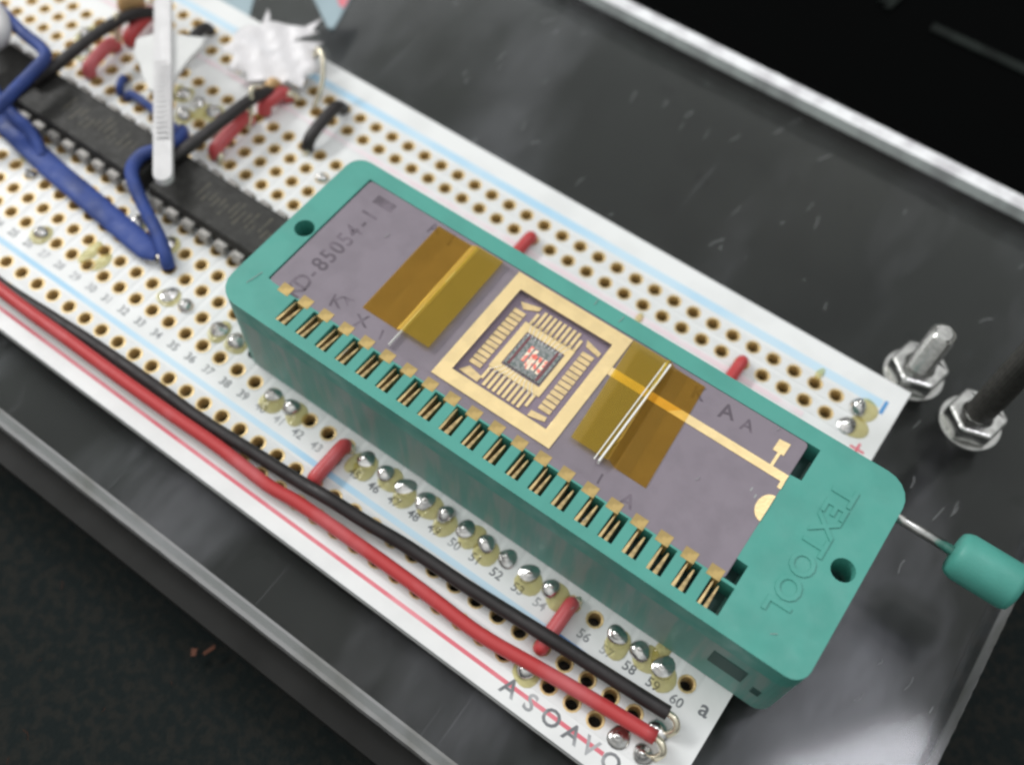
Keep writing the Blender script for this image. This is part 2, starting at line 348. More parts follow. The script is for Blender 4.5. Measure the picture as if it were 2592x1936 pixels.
# round rubber foot seen under the plate near the lower board edge
ft = one('rubber_foot', 'smoke', None, 'lathe', [(5.6, 0), (5.9, 1), (5.9, 8.4), (5.2, 8.9), (4.6, 8.9)], (138.6, -13.5, -17.2), 40, smooth=False, bevel=0.1)
tag(ft, 'dark round rubber foot below the smoked sheet by the lower board edge', 'rubber foot')

# ------------------------------------------------------------------ white circuit board
BX0, BX1, BY0, BY1 = 20.0, 156.3, -11.4, 40.7
ROWS = [-7.62, -5.08, 0, 2.54, 5.08, 7.62, 10.16, 17.78, 20.32, 22.86, 25.4, 27.94, 33.02, 35.56]
C0c, C1c = 12, 60
board = thing('circuit_board', 'white prototyping circuit board with gold plated holes and printed row numbers', 'circuit board')
def cell_mesh():
    g = G(); NSEG = 12; h = P/2; rh = 0.67
    def sheet(z, flip):
        ys = [BY0]
        for r in ROWS:
            for c in range(C0c, C1c+1):
                cx = c*P; inner = []; outer = []
                for k in range(NSEG):
                    a = 2*math.pi*(k+.5)/NSEG; u, w = math.cos(a), math.sin(a); inner.append((cx+rh*u, r+rh*w, z))
                    s_ = h/max(abs(u), abs(w)); outer.append((cx+u*s_, r+w*s_, z))
                fs = [(NSEG+k, NSEG+(k+1) % NSEG, (k+1) % NSEG, k) for k in range(NSEG)]
                vs = inner + outer
                # corner fills
                m = len(vs); cor = [(cx+h, r+h, z), (cx-h, r+h, z), (cx-h, r-h, z), (cx+h, r-h, z)]; vs += cor
                for q, k in enumerate((1, 4, 7, 10)): fs.append((NSEG+k, m+q, NSEG+(k-1) % NSEG)) if False else None
                for q in range(4):
                    ang = 45 + 90*q; k0 = int((ang-15)/30) % NSEG
                    fs.append((NSEG+k0, m+q, NSEG+(k0+1) % NSEG))
                if flip: fs = [tuple(reversed(f)) for f in fs]
                g.add(vs, fs)
            xa, xb = C0c*P-h, C1c*P+h
            for p0, p1 in ((BX0, xa), (xb, BX1)):
                f = [(0, 1, 2, 3)] if not flip else [(3, 2, 1, 0)]
                g.add([(p0, r-h, z), (p1, r-h, z), (p1, r+h, z), (p0, r+h, z)], f)
        edges = [BY0] + [v for r in ROWS for v in (r-h, r+h)] + [BY1]
        for i in range(0, len(edges), 2):
            if edges[i+1]-edges[i] > 0.01:
                f = [(0, 1, 2, 3)] if not flip else [(3, 2, 1, 0)]
                g.add([(BX0, edges[i], z), (BX1, edges[i], z), (BX1, edges[i+1], z), (BX0, edges[i+1], z)], f)
    sheet(0, False); sheet(-1.6, True)
    g.add([(BX0,BY0,0),(BX1,BY0,0),(BX1,BY1,0),(BX0,BY1,0),(BX0,BY0,-1.6),(BX1,BY0,-1.6),(BX1,BY1,-1.6),(BX0,BY1,-1.6)],
          [(0,4,5,1),(1,5,6,2),(2,6,7,3),(3,7,4,0)])
    return g
cell_mesh().build('laminate', 'board', board)
# pads: ring + plated barrel, one shared mesh
g = G(); NS = 12; vs = []
for r_, z in ((0.90, 0.045), (0.69, 0.07), (0.65, 0.0), (0.63, -1.62)):
    vs += [(r_*math.cos(2*math.pi*k/NS), r_*math.sin(2*math.pi*k/NS), z) for k in range(NS)]
g.add(vs, [(q*NS+k, q*NS+(k+1) % NS, (q+1)*NS+(k+1) % NS, (q+1)*NS+k) for q in range(3) for k in range(NS)])
pad_me = g.mesh('plated_pad'); pad_me.materials.append(MT['goldpad'])
for p_ in pad_me.polygons: p_.use_smooth = True
under_socket = lambda x, y: 96.5 < x < 159 and 2 < y < 31.5
cand = []
for c in range(C0c, C1c+1):
    for r_ in ROWS:
        x = c*P; u, v = px(x, r_, 0)
        if -40 < u < 2632 and -40 < v < 1976 and not under_socket(x, r_):
            cand.append(((Vector((x, r_, 0))-CAM).length, x, r_))
cand.sort()
for d_, x, y in cand[:290]:
    o = bpy.data.objects.new('plated_pad', pad_me); col.objects.link(o); o.parent = board; o.location = (x*S, y*S, 0)
g = G()
for d_, x, y in cand[290:]:
    g.add([(a_+x, b_+y, c_) for a_, b_, c_ in vs], [(q*NS+k, q*NS+(k+1) % NS, (q+1)*NS+(k+1) % NS, (q+1)*NS+k) for q in range(3) for k in range(NS)])
if g.v: g.build('plated_pads', 'goldpad', board, smooth=True)['kind'] = 'stuff'
# copper traces under the mask: raised strips joining five holes
g = G(); g.prism(rrect(-0.98, 0.98, -1.1, 11.26, (.9, .9, .9, .9), 3), 0, 0.04)
# strip with square cut-outs is not needed: the barrels stand proud of it, holes are cut below
def trace_mesh():
    g = G(); hs = [circ(0, q*P, 0.69, 12) for q in range(5)]
    g.prism(rrect(-0.98, 0.98, -1.05, 4*P+1.05, (.9, .9, .9, .9), 3), 0.002, 0.04, hs); return g.mesh('copper_trace')
tme = trace_mesh(); tme.materials.append(MT['trace'])
for c in range(15, C1c+1):
    for r0 in (0, 17.78):
        if under_socket(c*P, r0+6) and under_socket(c*P, r0 + 9) and r0 > 1: continue
        u, v = px(c*P, r0+5, 0)
        if u < -60: continue
        o = bpy.data.objects.new('copper_trace', tme); col.objects.link(o); o.parent = board; o.location = (c*P*S, r0*S, 0)
for r0, xa in ((-7.62, 20), (-5.08, 20), (33.02, 14), (35.56, 14)):
    g = G(); g.prism(rrect(xa*P-1, C1c*P+1.1, r0-1.05, r0+1.05, (.9, .9, .9, .9), 3), 0.002, 0.035, [circ(c*P, r0, .69, 12) for c in range(xa, C1c+1)])
    g.build('rail_trace', 'trace', board)
# printing
Z1 = 0.012
g = G()
def glyph(name, s_, x, y, z, size, m, parent, rot=0.0, **k):
    g = G(); text(g, s_, x, y, z, size, rot, **k); return g.build(name, m, parent)
for c in range(22, 61): glyph('printed_number', str(c), c*P, -1.9, Z1, 1.32, 'silkblack', board)
glyph('printed_letter', 'a', 154.9, -1.0, Z1, 2.2, 'silkblack', board)
g = G(); g.box(BX0+1, 139.2, -3.75, -3.1, 0.004, 0.014); g.box(BX0+1, 154.3, 37.0, 38.1, 0.004, 0.014); g.build('blue_rail_line', 'silkpale', board)
g = G(); g.box(139.2, 151.5, -3.82, -3.05, 0.004, 0.015); g.build('blue_rail_line', 'silkblue', board)
g = G(); g.box(BX0+1, 149.5, -9.85, -9.45, 0.004, 0.014); g.build('red_rail_line', 'silkred', board)
g = G(); g.box(BX0+1, 148, 31.0, 31.7, 0.042, 0.05); g.build('pale_rail_line', 'silkpink', board)
g = G(); g.box(154.45, 154.85, 36.4, 38.2, 0.004, 0.016); g.build('minus_mark', 'silkblue', board)
g = G(); g.box(154.35, 154.65, 30.3, 31.9, 0.004, 0.016); g.box(153.7, 155.3, 30.95, 31.25, 0.004, 0.017); g.build('plus_mark', 'silkred', board)
for ch, x in (('A', 139.4), ('S', 141.7), ('O', 144.0), ('A', 146.3), ('V', 148.2), ('O', 150.4)): glyph('printed_letter', ch, x, -9.9, 0.02, 2.3, 'silkblack', board)

# solder joints + flux
def dome(r_, h, seed):
    g = G(); n = 16; rnd = random.Random(seed); vs = []
    prof = [(1.0, 0.0), (0.96, 0.25), (0.80, 0.55), (0.55, 0.80), (0.28, 0.95)] if seed != int(seed) or h < .2 else [(1.0, 0.0), (0.93, 0.18), (0.72, 0.36), (0.46, 0.62), (0.30, 0.95)]
    dx, dy = rnd.uniform(-.12, .12), rnd.uniform(-.12, .12)
    for pr, ph in prof:
        for k in range(n):
            a = 2*math.pi*k/n; q = pr*r_*(1+0.07*math.sin(2*a+seed)+0.05*math.sin(3*a+2*seed))
            vs.append((q*math.cos(a)+dx*ph, q*math.sin(a)+dy*ph, ph*h))
    vs.append((dx, dy, h)); m = len(vs)-1; L = len(prof)
    fs = [(q*n+k, q*n+(k+1) % n, (q+1)*n+(k+1) % n, (q+1)*n+k) for q in range(L-1) for k in range(n)]
    fs += [((L-1)*n+k, (L-1)*n+(k+1) % n, m) for k in range(n)]
    g.add(vs, fs)
    if h > .2: g.tube([(dx, dy, h*.6), (dx+rnd.uniform(-.08, .08), dy-.05, h+.18)], .27, 8, 1)
    return g
dm = []
for i in range(5):
    me = dome(1.06, 0.5+0.12*(i % 3) + .3*(i % 2), i*1.7 if i % 2 else i*1.0).mesh('solder_joint'); me.materials.append(MT['solder']); dm.append(me)
    for p_ in me.polygons: p_.use_smooth = True
fm = []
for i in range(5):
    gg = dome(1.25, 0.12, i*2.3+1); gg.v = [(v[0]*1.0, v[1]*1.15, v[2]) for v in gg.v]
    me = gg.mesh('flux_residue'); me.materials.append(MT['flux']); fm.append(me)
    for p_ in me.polygons: p_.use_smooth = True
def joint(x, y, i, s=1.0, flux=True, fd=(0.35, -0.7)):
    o = bpy.data.objects.new('solder_joint', dm[i % 5]); col.objects.link(o); o.parent = board; o.location = (x*S, y*S, 0.005); o.scale = (s*random.uniform(.82, 1.06), s*random.uniform(.82, 1.06), random.uniform(.6, 1.15)); o.rotation_euler.z = i*1.3
    g = G(); 
    if flux:
        o = bpy.data.objects.new('flux_residue', fm[i % 5]); col.objects.link(o); o.parent = board
        o.location = ((x+fd[0])*S, (y+fd[1])*S, 0.0052); o.rotation_euler.z = (i*0.9) % 1.0 - .5
i = 0
for c in (40, 41, 45, 46, 47, 48, 49, 50, 51, 52, 53, 54, 57, 58, 59):
    joint(c*P, 0, i, 1.0 + 0.04*(i % 3), i not in (9,), ((0.9 if i % 2 else 0.5), -0.75 + 0.5*(i % 2))); i += 1
for (c, y) in ((60, 33.02), (60, 35.56), (60, -7.62), (60, -5.08), (59, -7.62)): joint(c*P, y, i, 1.05, y > 0, (0.9, .3)); i += 1
for (c, y) in ((33, 2.54), (34, 2.54), (36, 2.54), (37, 2.54), (31, 5.08), (31, 7.62), (29, 7.62), (23, 5.08), (26, 0), (25, 25.4), (26, 25.4), (26, 22.86), (27, 25.4), (34, 25.4), (18, 25.4), (19, 22.86), (28, 22.86), (22, 7.62), (55, -7.62)):
    joint(c*P, y, i, 0.85 + .1*(i % 3), i % 3 != 0, (0.2, -.2)); i += 1
for (x, y, s) in ((72.6, 1.4, 1), (74.6, 1.2, .9), (127.6, 31.2, .5), (147.2, 36.9, .5), (67.5, 24.5, 1.0), (62.5, 24.6, 1.0), (46, 26, 1.0), (88.3, 26.2, .9), (149.0, 1.2, .9), (113.5, -1.0, .8)):
    o = bpy.data.objects.new('flux_residue', fm[i % 5]); col.objects.link(o); o.parent = board; o.location = (x*S, y*S, 0.0055); o.scale = (s*.7, s*1.2, 1.2); i += 1

# ------------------------------------------------------------------ green zero-force socket
SX0, SX1, SY0, SY1, ST = 95.3, 159.7, 1.65, 23.3, 12.0
sock = thing('test_socket', 'teal green zero insertion force socket with lever holding the purple ceramic chip', 'socket', (0, 0, 0))
pin = [100.85 + 2.547*k for k in range(20)]
slot = [102.95 + 2.468*k for k in range(20)]
outer = rrect(SX0, SX1, SY0, SY1, (2.6, 1.6, 2.6, 1.8))
# bevel the near right corner like the photo (cut corner)
hole_w = [circ(97.3, 12.6, 1.05, 18), circ(157.95, 12.5, 1.1, 18)]
slots = []
for k, x in enumerate(slot):
    slots.append(rect(x-0.72, x+0.72 if k < 19 else x+1.4, 2.75, 5.6))
win = [(98.5, 5.9), (151.2, 5.9), (151.2, 8.0), (150.0, 8.05), (150.0, 17.7), (151.2, 17.8), (151.2, 21.5), (98.5, 21.5)]
g = G(); g.prism(outer, 9.2, ST, hole_w + slots + [win]); bd = g.build('body', 'teal', sock, bevel=0.18)
g = G(); g.prism(rrect(SX0+.03, SX1-.03, SY0+.03, SY1-.03, (2.6, 1.6, 2.6, 1.8)), 0.15, 9.19, [circ(97.3, 12.6, 1.05, 18), circ(157.95, 12.5, 1.1, 18)]); g.build('lower_body', 'tealside', sock)
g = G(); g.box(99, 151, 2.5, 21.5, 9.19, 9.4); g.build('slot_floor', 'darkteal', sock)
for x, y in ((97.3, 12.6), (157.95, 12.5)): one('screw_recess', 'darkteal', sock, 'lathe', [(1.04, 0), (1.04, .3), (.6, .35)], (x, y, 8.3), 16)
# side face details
g = G(); g.box(152.6, 156.0, SY0-.05, SY0+.4, 4.2, 7.4); g.build('painted_side_opening', 'darkteal', sock, bevel=.1)  # dark block on the side; shade of an opening put into its colour
g = G(); g.box(157.0, 157.9, SY0-.05, SY0+.4, 3.6, 5.2); g.build('painted_side_opening', 'darkteal', sock, bevel=.1)
# contacts (two gold blades per slot)
g = G()
def blade(g, dx, w, yt, zt):
    g.add([(dx-w, 2.76, 11.96), (dx+w, 2.76, 11.96), (dx+w*.45, yt, zt), (dx-w*.25, yt, zt),
           (dx-w, 2.72, 10.2), (dx+w, 2.72, 10.2), (dx+w*.45, yt, zt-1.2), (dx-w*.25, yt, zt-1.2)],
          [(0,1,2,3),(7,6,5,4),(0,4,5,1),(1,5,6,2),(2,6,7,3),(3,7,4,0)])
blade(g, -0.50, 0.15, 5.5, 11.7); blade(g, 0.14, 0.19, 5.2, 11.5)
bme = g.mesh('contact'); bme.materials.append(MT['blade'])
for x in slot:
    o = bpy.data.objects.new('contact', bme); col.objects.link(o); o.parent = sock; o.location = ((x+random.uniform(-.05, .05))*S, 0, random.uniform(-.012, 0)); o.scale = (random.uniform(.85, 1.2), 1, 1)
# raised lettering TEXTOOL, reading towards -y, tops to +x
g = G(); text(g, 'TEXTOOL', 154.75, 12.6, ST+0.12, 3.05, -math.pi/2, ex=0.15, sx_=1.02); g.build('moulded_lettering', 'teal', sock)
# lever
lv = one('lever', 'steel', sock, 'tube', [(158.5, 22.0, 8), (161, 22.0, 8), (166.5, 22.0, 8)], 0.5, 12, 1, smooth=True)
one('lever_knob', 'teal', lv, 'lathe', [(0.6, 0), (1.9, .15), (2.15, .5), (2.3, 1.0), (2.3, 5.6), (2.1, 6.1), (1.6, 6.3), (0.3, 6.3)], (165.6, 22.0, 8), 28, 'x', smooth=True)

# ------------------------------------------------------------------ ceramic chip in the socket
chip = thing('ceramic_chip', 'purple grey ceramic chip with square gold frame and open cavity, seated in the teal socket', 'chip')
CX0, CX1, CY0, CY1, CT = 98.7, 150.1, 5.75, 21.45, 12.02
cav = rect(119.1, 130.0, 8.4, 19.6)
g = G(); g.prism(rrect(CX0, CX1, CY0, CY1, (.4, .4, .4, .4), 2), 9.6, CT, [cav]); g.build('body', 'ceramic', chip, bevel=.08)
g = G(); g.box(119.0, 130.1, 8.3, 19.7, 9.62, 11.45); g.build('cavity_floor', 'purple', chip)
g = G(); g.prism(rect(117.9, 131.3, 6.95, 21.2), CT+.01, CT+.12, [rect(119.25, 129.95, 8.45, 19.55)]); g.build('lid_frame', 'gold', chip, bevel=.05)
# centre: die paddle and die
g = G(); g.prism(rect(121.6, 127.4, 11.0, 17.1), 11.47, 11.56, [rect(122.4, 126.8, 11.9, 16.2)]); g.build('die_frame', 'gold', chip, bevel=.03)
die = one('die', 'die', chip, 'box', 122.55, 126.65, 12.1, 16.0, 11.46, 11.66, bevel=.02)
for x, w in ((123.0, .12), (126.2, .14)): one('die_rim', 'diebrown', die, 'box', x-w, x+w, 12.2, 15.9, 11.665, 11.70)
for k, (x, ya, yb) in enumerate(((123.9, 13.3, 15.0), (124.45, 13.0, 14.9), (124.75, 12.8, 14.4), (125.25, 13.0, 14.5), (125.8, 12.9, 14.5))):
    one('die_reflection', 'diered', die, 'box', x-.17, x+.17, ya-.1, yb+.1, 11.665, 11.69)  # red reflections on the die put in as coloured strips
# bonding fingers
fx = [122.15 + 0.56*k for k in range(10)]
for k, x in enumerate(fx):
    one('bond_finger', 'gold', chip, 'box', x-.15, x+.15, 17.12, 19.1 if 0 < k < 9 else 18.5, 11.47, 11.58)
    one('bond_finger', 'gold', chip, 'box', x-.15-.25, x+.15-.25, 8.95 if 0 < k < 9 else 9.5, 10.95, 11.47, 11.58)
for k in range(12):
    y = 10.5 + 0.64*k
    one('bond_finger', 'goldmatte', chip, 'box', 119.85, 121.15, y-.25, y+.25, 11.47, 11.56)
    one('bond_finger', 'goldmatte', chip, 'box', 127.95, 129.25, y-.45, y+.05, 11.47, 11.56)
for (pts) in (((119.9, 18.7), (122.0, 19.3), (122.0, 18.8), (120.6, 18.1)), ((127.6, 18.9), (129.5, 18.4), (129.5, 17.9), (127.9, 18.2)), ((119.6, 9.0), (121.8, 8.9), (121.8, 9.6), (120.2, 9.9)), ((127.6, 8.8), (129.3, 9.2), (129.2, 9.7), (127.6, 9.5))):
    g = G(); g.prism(list(pts), 11.47, 11.555); g.build('corner_metal', 'goldmatte', chip)
for k, x in enumerate(fx):
    t = (k-4.5)/4.5
    one('bond_wire', 'bond', chip, 'tube', [(x, 17.5, 11.6), (124.6+t*1.75+(x-124.6-t*1.75)*.5, 16.7, 11.95), (124.6+t*1.75, 15.7, 11.68)], 0.035, 4, 4)
    one('bond_wire', 'bond', chip, 'tube', [(x-.25, 10.6, 11.6), (124.5+t*1.75, 11.5, 11.95), (124.6+t*1.75, 12.4, 11.68)], 0.035, 4, 4)
# gold bar, test square, half-moon index
g = G(); g.box(131.3, 150.05, 16.6, 17.5, CT+.01, CT+.06); g.build('gold_track', 'gold', chip)
g = G(); g.prism([(147.65, 18.95), (148.75, 18.95), (148.75, 20.35), (147.65, 20.25)], CT+.01, CT+.07); g.box(148.15, 148.45, 17.5, 18.95, CT+.01, CT+.065); g.build('gold_square', 'gold', chip)
g = G(); g.box(149.7, 150.08, 15.9, 16.6, CT+.01, CT+.06); g.build('gold_track', 'gold', chip)
g = G(); g.prism([(150.05, 15.05)] + [(150.05 - 1.1*math.sin(math.pi*i/12), 13.6 + 1.45*math.cos(math.pi*i/12)) for i in range(1, 12)] + [(150.05, 12.15)], CT+.01, CT+.07); g.build('index_mark', 'gold', chip)
one('lid_speck', 'lint', chip, 'box', 147.9, 148.05, 14.2, 14.6, CT+.01, CT+.03); one('lid_speck', 'lint', chip, 'box', 148.5, 148.65, 13.8, 14.2, CT+.01, CT+.03)
# leads
g = G(); g.add([(-.68, 5.35, CT+.0), (.62, 5.35, CT+.0), (.62, 6.45, CT+.055), (-.68, 6.45, CT+.055), (-.5, 5.2, 10.2), (.5, 5.2, 10.2), (-.5, 5.5, 9.7), (.5, 5.5, 9.7), (-.68, 6.45, CT+.02), (.62, 6.45, CT+.02)],
      [(0, 1, 2, 3), (0, 4, 5, 1), (4, 6, 7, 5), (3, 2, 9, 8)])
lme = g.mesh('lead'); lme.materials.append(MT['leadgold'])
for x in pin:
    o = bpy.data.objects.new('lead', lme); col.objects.link(o); o.parent = chip; o.location = (x*S, 0, 0)
# print on the ceramic
for k, ch in enumerate('KD-85054-1'): glyph('ink_mark', ch, 101.6, 6.3 + 1.28*k, CT+.012, 2.6, 'ink', chip, math.pi/2, sx_=.85)
for ch, x, y, sz, r_ in (('K', 105.7, 7.7, 2.0, .3), ('A', 106.5, 8.5, 1.4, 1.4), ('X', 109.1, 7.4, 1.9, .4), ('I', 111.6, 7.3, 1.6, .3), ('I', 136.6, 7.2, 1.5, .1), ('A', 139.7, 6.9, 1.9, .1),
                         ('A', 107.8, 20.4, 1.8, .4), ('I', 110.1, 20.2, 2.2, .2), ('K', 139.3, 19.9, 2.0, .2), ('A', 142.4, 19.8, 2.2, .3), ('A', 144.6, 19.7, 1.8, .2)):
    glyph('ink_mark', ch, x, y, CT+.012, sz, 'ink', chip, r_)
one('ink_mark', 'ink', chip, 'box', 100.6, 103.0, 19.3, 20.4, CT+.005, CT+.012)

# cover glass taped over the cavity + two amber films
gl = thing('cover_glass', 'thin clear glass slip across the open cavity of the ceramic chip, held by amber tape', 'glass')
g = G(); g.box(113.05, 135.6, 6.75, 20.75, CT+.14, CT+.55); g.build('pane', 'glass', gl)
g = G(); g.box(113.0, 113.06, 6.75, 20.75, CT+.14, CT+.56); g.build('ground_edge', 'glassedge', gl)
g = G(); g.box(135.6, 135.78, 8.3, 20.6, CT+.14, CT+.86); g.build('ground_edge', 'glassedge', gl)
g = G(); g.box(135.15, 135.25, 8.3, 20.6, CT+.56, CT+.66); g.build('ground_edge', 'glassedge', gl)
def film(name, label, prof, y0, y1, dy=0.0):
    g = G(); n = 14; vs = []
    for i in range(n+1):
        t = i/n; y = y0 + (y1-y0)*t
        for k, (x, z) in enumerate(prof):
            vs.append((x + dy*(t-.5), y, z + 0.02*math.sin(i*.9+k)))
    m = len(prof); fs = [(i*m+k, i*m+k+1, (i+1)*m+k+1, (i+1)*m+k) for i in range(n) for k in range(m-1)]
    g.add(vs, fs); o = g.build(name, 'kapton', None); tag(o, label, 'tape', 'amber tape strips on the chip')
    o.data.materials.append(MT['kapton_sheen'])
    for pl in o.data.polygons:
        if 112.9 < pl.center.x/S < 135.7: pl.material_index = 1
    s_ = o.modifiers.new('thick', 'SOLIDIFY'); s_.thickness = 0.05*S
    return o
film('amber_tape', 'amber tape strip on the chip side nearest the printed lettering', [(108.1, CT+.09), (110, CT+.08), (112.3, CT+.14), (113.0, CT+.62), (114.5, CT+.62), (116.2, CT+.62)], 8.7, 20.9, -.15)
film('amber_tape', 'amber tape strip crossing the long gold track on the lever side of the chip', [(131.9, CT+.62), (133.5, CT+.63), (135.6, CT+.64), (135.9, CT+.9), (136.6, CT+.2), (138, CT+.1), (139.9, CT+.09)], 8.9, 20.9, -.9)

# ------------------------------------------------------------------ black DIP chips on the board
def dip(x0, x1, label, nlegs, lx0, printed):
    t = thing('black_chip', label, 'chip', ((x0+x1)/2, 13.9, 0), 'black dual in line chips soldered beside the socket')
    cx = (x0+x1)/2; hw = (x1-x0)/2; g = G()
    zs = [(0.55, 3.0), (1.6, 3.2), (1.8, 3.2), (3.05, 2.95)]
    vs = []
    for z, h in zs:
        d = (3.2-h); vs += [(-hw+d, -h, z), (hw-d, -h, z), (hw-d, h, z), (-hw+d, h, z)]
    fs = [(3, 2, 1, 0), (12, 13, 14, 15)]
    for q in range(3):
        for k in range(4): fs.append((q*4+k, q*4+(k+1) % 4, (q+1)*4+(k+1) % 4, (q+1)*4+k))
    g.add(vs, fs); g.build('package', 'blackplastic', t, bevel=.12)
    lg = G()
    lg.box(-.72, .72, -3.95, -3.1, 1.55, 1.85); lg.box(-.72, .72, -4.0, -3.72, 0.5, 1.85); lg.box(-.26, .26, -3.96, -3.72, -.1, .5)
    me = lg.mesh('leg'); me.materials.append(MT['tin'])
    for k in range(nlegs):
        x = lx0 + P*k - cx
        for s_ in (1, -1):
            o = bpy.data.objects.new('leg', me); col.objects.link(o); o.parent = t; o.location = (x*S, 0, 0); o.scale = (1, s_, 1)
    g = G()
    rr_ = random.Random(len(label))
    if printed:
        for k in range(printed):
            xx = -0.45*hw + k*(1.3*hw)/printed + rr_.uniform(-.1, .1); yy = rr_.choice((-1.3, -.9, -.4)) ; hh = rr_.uniform(1.2, 2.6)
            one('print_stroke', 'icprint', t, 'box', xx-.14, xx+.14, yy, min(2.3, yy+hh), 3.055, 3.065)
    g = G(); g.prism([(hw-.02-1.0*math.sin(math.pi*i/10)*1.0, 1.0*math.cos(math.pi*i/10)) for i in range(11)], 3.06, 3.075)
    return t
dip(30.5, 49.6, 'black chip at the left picture edge, under the blue wire and white loop', 7, 32.3, 0)
dip(50.9, 71.6, 'black chip in the middle of the row, below the small blue wires', 8, 52.4, 16)
dip(73.0, 93.8, 'black chip touching the teal socket end, below the white strap tip', 8, 74.6, 18)

# ------------------------------------------------------------------ wires
def wire(name, m, label, pts, r, cat='wire', group=None, bare0=None, bare1=None, sub=7):
    o = one(name, m, None, 'tube', pts, r, 12, sub, smooth=True); tag(o, label, cat, group)
    for b in (bare0, bare1):
        if b: one('bare_end', 'bare', o, 'tube', b, r*.5, 8, 4, smooth=True)
    return o
rp_ = [(52, -8.1, 1.9), (64, -8.2, 1.9), (73, -8.45, 1.8), (80.3, -8.4, 1.7), (88.0, -8.4, 1.6), (95, -8.3, 1.5), (101.8, -8.1, 1.4), (108.6, -8.25, 1.3), (112.8, -7.85, 1.2), (121.7, -7.65, 1.1), (128.2, -7.65, 1.1), (134.4, -7.75, 1.1), (140.2, -7.15, 1.1), (145.6, -6.6, 1.2), (152.5, -6.05, 1.4)]
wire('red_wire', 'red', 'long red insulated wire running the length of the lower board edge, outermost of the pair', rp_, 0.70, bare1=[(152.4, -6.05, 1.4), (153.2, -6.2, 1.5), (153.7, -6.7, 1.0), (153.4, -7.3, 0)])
bp_ = [(52, -7.2, .95), (62, -7.3, .95), (68.8, -7.7, .85), (76.2, -7.3, .85), (83.5, -6.95, .85), (91, -6.8, .9), (98.1, -6.8, .95), (104.7, -6.4, 1), (111.1, -6.1, 1.3), (115, -5.9, 1.9), (119, -5.6, 1.6), (123.9, -5.05, 1.1), (130.2, -4.85, 1.1), (134.5, -4.65, 1.3), (139.7, -4.5, 2.0), (144.5, -4.1, 1.5), (150.9, -3.75, 1.6), (152.3, -3.65, 1.6)]
wire('black_wire', 'black', 'long black insulated wire running beside the long red wire on the lower rail', bp_, 0.69, bare1=[(152.2, -3.65, 1.6), (153.1, -3.75, 1.6), (153.6, -4.3, 1.0), (153.2, -5.0, 0)])
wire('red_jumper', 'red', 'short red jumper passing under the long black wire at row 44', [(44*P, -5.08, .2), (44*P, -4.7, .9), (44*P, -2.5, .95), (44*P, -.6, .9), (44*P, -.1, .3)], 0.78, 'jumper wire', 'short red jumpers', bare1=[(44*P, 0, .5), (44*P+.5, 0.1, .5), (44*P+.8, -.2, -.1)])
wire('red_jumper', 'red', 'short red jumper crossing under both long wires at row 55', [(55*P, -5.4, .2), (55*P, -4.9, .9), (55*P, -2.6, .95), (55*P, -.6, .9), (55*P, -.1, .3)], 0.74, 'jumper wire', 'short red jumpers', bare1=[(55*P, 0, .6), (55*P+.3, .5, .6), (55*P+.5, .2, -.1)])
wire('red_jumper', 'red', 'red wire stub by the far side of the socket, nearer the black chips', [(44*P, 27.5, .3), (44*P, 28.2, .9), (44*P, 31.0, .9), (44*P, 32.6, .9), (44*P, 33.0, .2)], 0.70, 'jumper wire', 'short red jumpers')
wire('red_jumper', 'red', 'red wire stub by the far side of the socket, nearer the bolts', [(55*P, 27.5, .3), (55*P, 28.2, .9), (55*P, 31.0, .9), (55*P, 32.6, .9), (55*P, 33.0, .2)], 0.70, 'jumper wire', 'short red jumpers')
wire('black_jumper', 'black', 'short thick black jumper bridging the far rail just before the teal socket', [(82.1, 27.6, .3), (82.0, 28.6, 1.5), (81.7, 31.5, 1.9), (81.4, 34.2, 1.6), (81.3, 35.4, .2)], 0.78, 'jumper wire', bare0=[(82.0, 28.2, 1.1), (82.3, 27.4, .6), (82.2, 27.0, -.1)])
wire('black_jumper', 'black', 'short black jumper partly under the white strap near the top left', [(58.4, 28.0, .3), (58.6, 29.2, 1.3), (58.9, 32, 1.6), (58.5, 34.6, 1.3), (58.4, 35.5, .2)], 0.72, 'jumper wire')
wire('black_jumper', 'black', 'black wire crossing between the left chip and the middle chip', [(51.0, 13.6, 3.6), (51.4, 16, 3.9), (51.5, 19, 4.1), (51.3, 24, 4.0), (51.5, 29, 3.5), (51.6, 32.5, 1.6), (51.7, 34, .2)], 0.74, 'jumper wire')
wire('black_jumper', 'black', 'black wire crossing between the middle chip and the chip by the socket', [(72.7, 13.2, 3.5), (73.2, 15.2, 3.8), (73.6, 18, 4.0), (73.8, 23, 3.9), (73.6, 27.5, 3.3), (73.5, 30.5, 2.4), (73.6, 33, .2)], 0.74, 'jumper wire')
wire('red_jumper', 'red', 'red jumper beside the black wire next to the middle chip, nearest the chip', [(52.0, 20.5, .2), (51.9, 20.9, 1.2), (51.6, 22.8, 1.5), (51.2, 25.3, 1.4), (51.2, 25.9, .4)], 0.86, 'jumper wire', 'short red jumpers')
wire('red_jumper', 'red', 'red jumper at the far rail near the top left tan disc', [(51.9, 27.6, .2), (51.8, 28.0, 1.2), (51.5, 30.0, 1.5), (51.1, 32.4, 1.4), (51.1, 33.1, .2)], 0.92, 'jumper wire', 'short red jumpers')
wire('red_jumper', 'red', 'red jumper beside the black wire next to the chip by the socket', [(74.1, 20.3, .2), (74.0, 20.6, 1.2), (73.8, 23.2, 1.5), (73.5, 26.1, 1.5), (73.5, 26.8, .4)], 0.86, 'jumper wire', 'short red jumpers', bare0=[(74.9, 20.6, 1.0), (75.0, 20.0, .6), (75.2, 19.8, -.1)])
